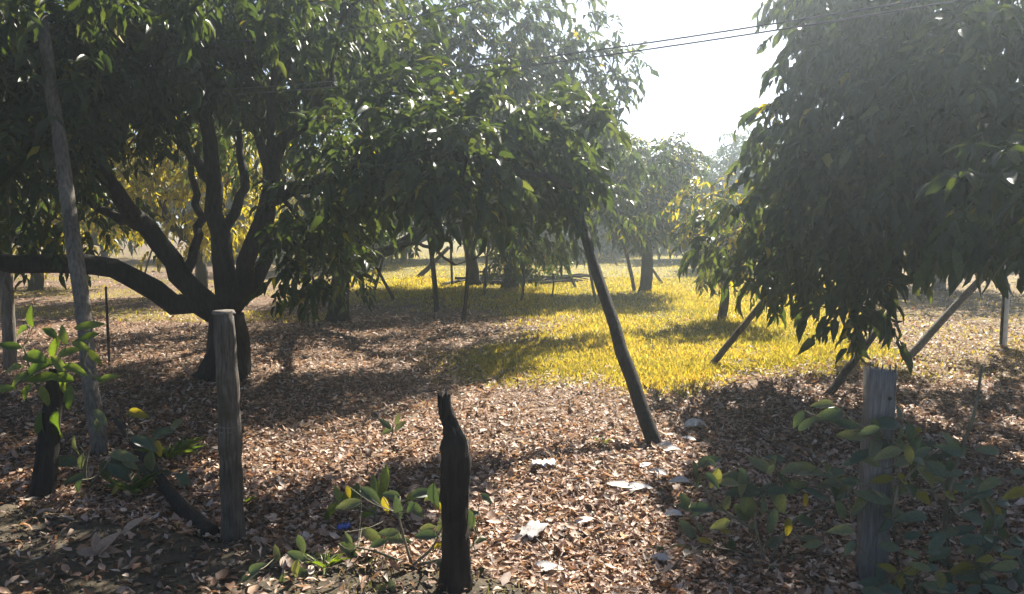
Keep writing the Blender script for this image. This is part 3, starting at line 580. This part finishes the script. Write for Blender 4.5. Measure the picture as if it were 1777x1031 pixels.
# white stake
a = G(1741, 602); t = at(1742, 492, a[1]); rt = thing('marker_stake', 'white painted stake standing in the shade near the right edge', 'stake', a); hgt = t[2] - a[2]
s = .03; V = np.array([(sx * s, sy * s, z) for z in (-.1, hgt - .01) for sx, sy in ((-1, -1), (1, -1), (1, 1), (-1, 1))] + [(sx * s * .8, sy * s * .8, hgt) for sx, sy in ((-1, -1), (1, -1), (1, 1), (-1, 1))])
Q = [(k + q, k + (q + 1) % 4, k + 4 + (q + 1) % 4, k + 4 + q) for k in (0, 4) for q in range(4)] + [(8, 9, 10, 11)]
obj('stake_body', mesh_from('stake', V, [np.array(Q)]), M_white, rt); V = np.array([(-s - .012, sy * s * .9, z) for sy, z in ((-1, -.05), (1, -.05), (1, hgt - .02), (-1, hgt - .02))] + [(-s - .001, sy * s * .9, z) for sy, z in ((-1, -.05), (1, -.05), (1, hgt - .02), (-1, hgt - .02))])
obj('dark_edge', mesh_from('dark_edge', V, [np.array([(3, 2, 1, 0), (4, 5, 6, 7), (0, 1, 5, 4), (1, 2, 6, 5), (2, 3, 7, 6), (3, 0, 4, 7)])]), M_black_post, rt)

# ------------------------------------------------------------------ fallen wood
def log(name, label, cat, pts, r0, r1, mat, seed, group=None):
    P = smooth_path(pts, 14); o0 = P[0].copy(); V, f = tube(P - o0, np.linspace(r0, r1, len(P)), 9, .07, seed)
    o = obj(name, mesh_from(name, V, f, smooth=True), mat, label=label, cat=cat, group=group); o.location = Vector(o0.tolist()); return o
log('fallen_branch', 'dark branch lying slantwise up to the round fence post', 'branch', [G(368, 940, .03), G(310, 890, .05), G(262, 825, .08), G(205, 755, .12)], .045, .03, M_black_post, 1)
log('fallen_log', 'dark log lying right of the brush heap', 'log', [G(900, 487, .1), G(950, 489, .08), G(1002, 491, .05)], .09, .06, M_bark, 2)
hp = G(880, 492); rt = thing('brush_heap', 'dark heap of cut branches at the foot of the middle tree', 'brush heap', hp); r = np.random.RandomState(8)
for k in range(46):
    c = np.array([r.normal() * .8, r.normal() * .35, r.uniform(.03, .22)]); a_ = r.normal() * .5; dv = np.array([math.cos(a_), math.sin(a_), r.normal() * .12]) * r.uniform(.3, .8)
    V, f = tube(np.array([c - dv, c + r.normal(size=3) * .05, c + dv]), [.035, .03, .015], 6, .08, k); V[:, 2] = np.maximum(V[:, 2], -.02); obj('cut_branch', mesh_from('cut_branch', V, f, smooth=True), M_bark, rt)
TW = 'dry twigs on the ground at the right'
for k, (pts, lab) in enumerate([([(1305, 750), (1360, 790), (1430, 815), (1500, 832)], 'long pale twig arching below the leafy tangle'), ([(1165, 1000), (1185, 985), (1235, 955)], 'short pale twig at the bottom beside the litter'), ([(1240, 780), (1215, 765), (1175, 748)], 'curled pale twig by the bleached leaves'),
                        ([(1380, 850), (1420, 880), (1450, 900)], 'thin twig in the dark right of the litter'), ([(640, 905), (690, 900), (740, 915)], 'thin twig in the shade by the broken post'), ([(880, 905), (940, 960), (960, 990)], 'thin twig near the grey scrap')]):
    log('fallen_twig', lab, 'twig', [G(*q, .03 + .02 * (j % 2)) for j, q in enumerate(pts)], .006, .003, M_pale_prop, 30 + k, TW)

# ------------------------------------------------------------------ single fallen leaves and scraps
def ground_leaf(px, py, lpx, ang, tset, label, cat='leaf', group=None, tilt=.15, k=0, name='fallen_leaf'):
    p = G(px, py, .045); ln = lpx / F0 * p[1]; a_ = R(ang); d = np.array([math.cos(a_), math.sin(a_), tilt]); nor = nrm(np.array([.1 * math.sin(px), -.25, 1.0]))
    return leaf_obj(tset[k % len(tset)], p - d * ln * .5, d, nor, ln, name=name, label=label, cat=cat, group=group)
PLG = 'bleached fallen leaves by the thick prop'
for k, (x_, y_, l_, an_, lab) in enumerate([(1075, 853, 48, 170, 'left one of the pair of bleached leaves on the sunlit litter'), (1110, 857, 52, 5, 'right one of the pair of bleached leaves on the sunlit litter'), (1150, 783, 40, 160, 'bleached leaf right at the foot of the thick prop'), (1172, 789, 36, 15, 'bleached leaf just right of the one at the prop foot'),
        (1120, 817, 26, 30, 'small bleached leaf left below the prop foot'), (1142, 830, 34, -35, 'slanting bleached leaf below the prop foot'), (1176, 846, 42, 175, 'pale leaf at the edge of the shade'), (1215, 746, 58, 8, 'long curled bleached leaf in the shade right of the prop'), (1195, 770, 26, 150, 'small bleached leaf between the curled one and the prop'),
        (950, 1000, 60, 5, 'long pale leaf at the bottom middle'), (1165, 905, 40, 175, 'pale leaf at the lower edge of the tangle'), (1150, 985, 44, -30, 'slanting pale leaf at the bottom near the twig'), (1015, 915, 36, 20, 'whitish crumpled leaf right of the grey scrap')]):
    ground_leaf(x_, y_, l_, an_, T_pale, lab, group=PLG, k=k)
for k, (x_, y_, l_, an_, lab) in enumerate([(235, 922, 44, 60, 'brown leaf standing on the bank above the star-shaped leaf group'), (498, 985, 40, 80, 'brown leaf on the bank right of the round post'), (590, 870, 44, 30, 'tan leaf in the shade left of the broken post'), (730, 858, 50, 40, 'tan leaf tip beside the broken post'), (830, 960, 46, 60, 'brown leaf right of the broken post base'), (80, 900, 36, 10, 'brown leaf on the bank at the far left')]):
    ground_leaf(x_, y_, l_, an_, T_dry, lab, group='single dry leaves', k=k, tilt=.5)
rt = thing('dry_leaf_sprig', 'star-shaped sprig of large dry leaves on the dark bank', 'dry leaves', G(172, 968, .02))
c = np.array(rt.location)
for k, (an_, l_, z) in enumerate([(170, .12, .12), (110, .11, .9), (60, .12, .8), (15, .09, .3), (-60, .08, .05)]):
    a_ = R(an_); leaf_obj(T_dry[k % 4], c, np.array([math.cos(a_), .35 * math.sin(a_), z]), np.array([.1, -.7, .7]), l_, rt)
# white paper scrap, grey bark scrap, blue plastic scrap: crumpled sheets with thickness
def scrap(name, label, cat, px, py, wx, wy, h, mat, seed, rz=0):
    r = np.random.RandomState(seed); nx_, ny_ = 9, 7; g = np.stack(np.meshgrid(np.linspace(-.5, .5, nx_), np.linspace(-.5, .5, ny_)), -1).reshape(-1, 2)
    edge = 1 + .12 * r.normal(size=(len(g), 1)); top = np.concatenate([g * edge * [wx, wy], (h * (.4 + .6 * r.uniform(size=(len(g), 1))))], 1); bot = top - [0, 0, .006]
    V = np.vstack([top, bot]); i = (np.arange(ny_ - 1)[:, None] * nx_ + np.arange(nx_ - 1)[None]).ravel(); Q = np.stack([i, i + 1, i + nx_ + 1, i + nx_], -1); m_ = nx_ * ny_
    rim = list(range(nx_)) + [nx_ * k + nx_ - 1 for k in range(1, ny_)] + [m_ - 2 - k for k in range(nx_ - 1)] + [nx_ * k for k in range(ny_ - 2, 0, -1)]
    E = np.array([(rim[k], rim[k] + m_, rim[(k + 1) % len(rim)] + m_, rim[(k + 1) % len(rim)]) for k in range(len(rim))])
    o = obj(name, mesh_from(name, V, [Q, Q[:, ::-1] + m_, E]), mat, label=label, cat=cat); o.location = Vector(G(px, py, .02).tolist()); o.rotation_euler = (.0, 0, rz); return o
scrap('paper_scrap', 'crumpled white scrap lying on the sunlit litter', 'litter', 943, 816, .16, .11, .05, M_white, 1, .1)
scrap('bark_scrap', 'grey ridged scrap of bark near the bottom middle', 'bark', 924, 935, .10, .24, .05, M_card, 2, -.35)
scrap('plastic_scrap', 'small blue plastic scrap at the left of the sprout', 'litter', 597, 926, .07, .05, .04, M_blue, 3, .4)

# ------------------------------------------------------------------ leafy plants in the foreground
def img_leaf(px, py, lpx, ang, depth, tset, root, k, face=.55, toward=0.0):
    """leaf whose middle shows at px,py; ang = direction of its tip in the picture, degrees counter-clockwise"""
    a_ = R(ang); c = at(px, py, depth); dy = toward + .25 * math.sin(k * 2.1); d = nrm(np.array([math.cos(a_), dy, math.sin(a_)])); ln = lpx / F0 * depth * 1.08
    nor = nrm(np.array([.25 * math.sin(k * 1.7), -face, 1 - face + .15 * math.cos(k)])); b = c - d * ln * .5
    leaf_obj(tset[k % len(tset)], b, d, nor, ln, root); return b
def stem(root, pts, r0, r1, name='stem', mat=None):
    P = smooth_path(pts, 12); V, f = tube(rel(P, root), np.linspace(r0, r1, len(P)), 7, .04, len(pts)); obj(name, mesh_from(name, V, f, smooth=True), mat or M_stem, root)
def plant(label, cat, base, stems, leaves, depth, tset, name='leafy_shrub', group=None, twig=True, face=.55, r0=.008, fill=None):
    rt = thing(name, label, cat, base, group); nodes = [np.array(base, float)]
    for pts in stems:
        P = smooth_path(pts, 12); V, f = tube(rel(P, rt), np.linspace(r0, r0 * .45, len(P)), 7, .05, len(pts)); obj('stem', mesh_from('stem', V, f, smooth=True), M_stem, rt); nodes += list(P)
    NP = np.array(nodes)
    if fill:
        fr = np.random.RandomState(int(base[0] * 1000) % 9999); leaves = list(leaves)
        for q in range(fill[0]): leaves.append((fr.uniform(fill[1], fill[2]), fr.uniform(fill[3], fill[4]), fr.uniform(22, 48), fr.choice([fr.uniform(150, 300), fr.uniform(-60, 40)]), fr.uniform(-.3, .35), tset if fr.uniform() < .88 else T_yel))
    for k, lf in enumerate(leaves):
        dd = depth + (lf[4] if len(lf) > 4 else 0); ts = lf[5] if len(lf) > 5 else tset
        b = img_leaf(lf[0], lf[1], lf[2], lf[3], dd, ts, rt, k, face)
        j = int(np.argmin(np.linalg.norm(NP - b, axis=1)))
        if twig and np.linalg.norm(NP[j] - b) > .02:
            m_ = (NP[j] + b) / 2 - np.array([0, 0, .02]); V, f = tube(rel(smooth_path([NP[j], m_, b], 6), rt), np.linspace(.003, .0016, 7)[:7] if False else .0022, 5, cap=False); obj('twig', mesh_from('twig', V, f), M_stem, rt)
    return rt
# sapling at the left
a = G(95, 850); D = a[1]
plant('green broad-leaved sapling at the left, in front of the pale pole', 'sapling', a, [[a, at(92, 760, D), at(95, 690, D - .05), at(105, 620, D - .1)], [at(93, 720, D), at(60, 660, D - .1), at(40, 600, D - .1)], [at(96, 690, D), at(140, 640, D), at(160, 570, D)]],
      [(70, 656, 60, 185), (45, 682, 42, 225), (62, 640, 64, 200), (110, 672, 44, 250), (78, 688, 40, 280), (120, 690, 42, 265), (100, 630, 40, 130), (55, 618, 60, 160), (95, 600, 44, 60), (120, 610, 40, 20), (35, 575, 40, 200), (52, 550, 34, 95), (155, 565, 50, 10), (110, 580, 36, 110), (140, 600, 34, -20),
       (188, 655, 30, 20), (172, 658, 24, 150), (5, 675, 40, 180), (20, 640, 40, 190), (85, 575, 36, 140), (150, 585, 40, 195), (70, 745, 60, 262), (98, 740, 60, 255), (130, 640, 40, -15), (15, 600, 44, 170), (165, 620, 34, -60), (30, 660, 40, 215), (105, 655, 46, 165)], D - .15, T_sap, 'sapling', 'young broad-leaved plants', r0=.012)
# sprout by the broken post
a = G(648, 915); D = a[1]
plant('small upright green sprout left of the broken post', 'sprout', a, [[a, at(655, 870, D), at(662, 830, D)], [at(652, 890, D), at(610, 870, D), at(585, 870, D)]],
      [(666, 835, 56, 80), (664, 862, 44, 280), (618, 862, 46, 265), (600, 870, 40, 250), (575, 885, 40, 230), (625, 920, 40, 185), (588, 860, 34, 120), (650, 845, 40, 110), (722, 858, 40, 30), (640, 890, 34, 210), (568, 900, 30, 260)], D, T_sap, 'sprout', 'young broad-leaved plants', face=.75)
a = G(680, 762); D = a[1]
plant('tiny pale sprout in the shade above the broken post shoulder', 'sprout', a, [[a, at(682, 735, D)]], [(668, 735, 28, 140), (695, 738, 24, 40), (690, 728, 20, 80), (672, 748, 22, 190)], D, T_shrub, 'sprout', 'young broad-leaved plants')
# leafy tangle on the right
a = G(1330, 985); D = a[1] + .15
plant('tangle of green leafy stems left of the square post', 'shrub', a, [[a, at(1310, 900, D), at(1330, 850, D), at(1370, 830, D)], [a, at(1380, 900, D), at(1440, 880, D + .1), at(1480, 850, D + .1)], [at(1310, 920, D), at(1250, 880, D), at(1210, 830, D)], [a, at(1290, 960, D - .1), at(1240, 950, D - .1)]],
      [(1206, 812, 26, 100), (1210, 836, 36, 280), (1350, 866, 60, 305), (1300, 880, 60, 290), (1325, 877, 30, 80), (1290, 852, 60, 180), (1330, 852, 50, 190), (1275, 830, 50, 170), (1360, 835, 44, 120), (1380, 845, 50, 20), (1320, 806, 44, 150), (1400, 815, 60, 5), (1345, 795, 34, 170), (1260, 875, 34, 250), (1190, 872, 36, 300),
       (1265, 955, 44, 260), (1150, 965, 44, 300), (1185, 955, 50, 10), (1295, 970, 40, 280), (1310, 1000, 50, 350), (1375, 985, 50, 170), (1415, 990, 40, 350), (1345, 940, 40, 20), (1360, 970, 34, 100), (1398, 868, 24, 270, 0, T_yel), (1440, 990, 40, 5), (1230, 800, 40, 30), (1250, 910, 36, 200), (1400, 905, 40, 330), (1340, 905, 44, 250), (1440, 840, 44, 185), (1465, 840, 46, 190)], D, T_shrub, group='leafy shrubs at the right', fill=(44, 1170, 1470, 800, 1010))
a = G(1560, 990); D = a[1] - .25
plant('leafy shrub wrapped round the foot of the square post', 'shrub', a, [[a, at(1550, 900, D), at(1560, 820, D), at(1540, 760, D)], [at(1552, 880, D), at(1500, 840, D), at(1470, 850, D)], [at(1555, 850, D), at(1600, 800, D), at(1630, 780, D)], [at(1556, 860, D), at(1610, 850, D), at(1625, 870, D)]],
      [(1495, 790, 44, 30), (1520, 770, 50, 60), (1510, 800, 40, 150), (1545, 735, 54, 5), (1560, 715, 24, 100), (1563, 752, 24, 80), (1562, 770, 24, 300), (1540, 775, 36, 170), (1478, 800, 34, 200), (1600, 785, 40, 25), (1620, 812, 54, 160), (1610, 828, 48, 320), (1530, 832, 40, 190, 0, T_yel), (1570, 835, 40, 320, 0, T_yel),
       (1600, 862, 44, 330, 0, T_yel), (1560, 852, 40, 265), (1515, 862, 60, 165), (1550, 885, 44, 320), (1555, 893, 36, 170), (1570, 800, 40, 20), (1590, 770, 34, 60), (1480, 755, 50, 175), (1465, 735, 40, 160), (1440, 720, 50, 185), (1400, 735, 36, 40), (1385, 728, 36, 240), (1430, 702, 40, 170), (1480, 835, 36, 5)], D, T_shrub, group='leafy shrubs at the right', fill=(34, 1440, 1640, 730, 960))
a = G(1650, 1000); D = a[1] - .1
plant('tall thin shoot with a bare pale tip right of the square post', 'shrub', a, [[a, at(1640, 900, D), at(1660, 800, D), at(1690, 720, D), at(1704, 635, D)], [at(1648, 860, D), at(1645, 830, D), at(1652, 790, D)], [at(1645, 900, D), at(1700, 860, D), at(1725, 900, D), at(1700, 980, D)]],
      [(1655, 772, 58, 130), (1640, 790, 30, 200), (1700, 855, 50, 190), (1715, 878, 50, 310), (1660, 845, 40, 170), (1690, 900, 50, 150), (1715, 910, 34, 250), (1735, 905, 30, 60), (1670, 920, 44, 20), (1645, 925, 40, 200), (1740, 930, 40, 300), (1705, 930, 30, 260), (1704, 645, 14, 30), (1699, 690, 12, 150), (1690, 730, 14, 20), (1672, 780, 24, 60)], D, T_shrub, group='leafy shrubs at the right', r0=.013, fill=(34, 1600, 1777, 780, 1000))
a = G(1700, 1030); D = a[1]
plant('low star-leaved plant at the bottom right corner', 'shrub', a, [[a, at(1700, 1000, D), at(1700, 985, D)], [a, at(1740, 1010, D), at(1765, 1000, D)]], [(1680, 1000, 50, 190), (1720, 1003, 50, 345), (1700, 975, 44, 90), (1685, 1015, 44, 230), (1715, 1018, 40, 300), (1765, 1005, 50, 60), (1740, 985, 50, 170), (1640, 1010, 40, 250), (1770, 970, 40, 120)], D, T_shrub, group='leafy shrubs at the right', fill=(16, 1640, 1777, 930, 1031))
a = G(1560, 1045); D = a[1]
plant('low yellowish-leaved plant at the foot of the square post', 'shrub', a, [[a, at(1560, 1020, D), at(1550, 1000, D)], [a, at(1590, 1000, D)]], [(1560, 1010, 40, 80, 0, T_yel), (1585, 990, 40, 5, 0, T_yel), (1530, 1005, 40, 110), (1540, 985, 34, 160, 0, T_yel), (1510, 1010, 40, 190), (1580, 1020, 36, 300)], D, T_shrub, group='leafy shrubs at the right', fill=(16, 1470, 1640, 940, 1031))
a = G(715, 985); D = a[1]
plant('low dark leafy weed at the foot of the broken post', 'weed', a, [[a, at(700, 930, D), at(690, 890, D)], [a, at(750, 950, D), at(770, 910, D)], [a, at(660, 960, D), at(620, 950, D)], [a, at(800, 960, D - .1), at(835, 930, D)]], [(690, 880, 40, 100)], D, T_shrub, 'leafy_weed', 'low dark weeds', fill=(46, 600, 850, 850, 1025))
a = G(470, 985); D = a[1]
plant('low dark leafy weed on the bank right of the round post', 'weed', a, [[a, at(480, 965, D)], [a, at(520, 970, D), at(545, 975, D)]], [(480, 960, 30, 100)], D, T_shrub, 'leafy_weed', 'low dark weeds', fill=(16, 430, 560, 935, 1015))
a = G(150, 850); D = a[1]
plant('dark leafy weed between the short black post and the fallen branch', 'weed', a, [[a, at(150, 800, D), at(170, 740, D)], [a, at(190, 800, D), at(220, 760, D)], [a, at(240, 840, D), at(280, 820, D)]], [(170, 735, 34, 80)], D, T_shrub, 'leafy_weed', 'low dark weeds', fill=(40, 110, 320, 715, 880))
# two small weeds at the left
def weed(label, px, py, n_, h, seed, group='feathery weeds near the fallen branch'):
    r = np.random.RandomState(seed); b = G(px, py); rt = thing('weed_clump', label, 'weed', b, group)
    for k in range(n_):
        a_ = r.uniform(0, 6.28); d = np.array([math.cos(a_), math.sin(a_), r.uniform(.4, 1.6)]); leaf_obj(T_sap[k % 4], b + np.array([math.cos(a_), math.sin(a_), 0]) * .01, d, np.array([-d[0], -d[1], .6]), h * r.uniform(.6, 1.1), rt).scale.x *= .35
    return rt
weed('green weed clump above the fallen branch', 292, 800, 26, .26, 1); weed('low green weed clump left of the fallen branch', 225, 862, 26, .2, 2); weed('yellow-green weed in the litter left of the thick prop', 1045, 772, 20, .09, 3, 'small weeds in the litter')
weed('small weed at the bank edge right of the round post', 420, 880, 10, .12, 4, 'small weeds in the litter'); weed('small weed on the bank near the bottom', 565, 985, 14, .12, 5, 'small weeds in the litter')

# ------------------------------------------------------------------ overhead cables
def cable(label, p0, d0, p1, d1, ext0, ext1):
    a_ = at(*p0, d0); b_ = at(*p1, d1); v_ = b_ - a_; t_ = np.linspace(-ext0, 1 + ext1, 40)[:, None]; P = a_ + v_ * t_; P[:, 2] -= .05 * (1 - ((t_[:, 0] - .5) / .5) ** 2) * .6
    o0 = P[20].copy(); V, f = tube(P - o0, .005, 6); o = obj('overhead_cable', mesh_from('overhead_cable', V, f, smooth=True), M_cable, label=label, cat='cable', group='overhead cables'); o.location = Vector(o0.tolist())
cable('upper of the two close cables crossing the bright gap', (590, 140), 7.2, (1450, 24), 4.7, .5, .8)
cable('lower of the two close cables crossing the bright gap', (590, 150), 7.2, (1450, 36), 4.7, .5, .8)
cable('single cable high at the left of the picture, crossing the crowns', (500, 66), 7.4, (800, 10), 6.2, 1.2, 2.5)

# ------------------------------------------------------------------ haze, added for the pale far trees and as lens veil
HZ = True
if HZ:
    V = np.array([(x, y, z) for z in (-1.2, 11) for x, y in ((-190, -40), (190, -40), (190, 200), (-190, 200))], float)
    me = mesh_from('haze', V, [np.array([(3, 2, 1, 0), (4, 5, 6, 7), (0, 1, 5, 4), (1, 2, 6, 5), (2, 3, 7, 6), (3, 0, 4, 7)])])
    m, n, out = newmat('haze_air'); pv = n.nodes.new('ShaderNodeVolumePrincipled'); pv.inputs['Color'].default_value = (.8, .92, 1, 1); pv.inputs['Density'].default_value = .0046; pv.inputs['Anisotropy'].default_value = .8
    n.links.new(pv.outputs[0], out.inputs['Volume']); obj('haze', me, m, kind='stuff', label='thin pale sunlit haze between the trees, added to imitate lens veil')
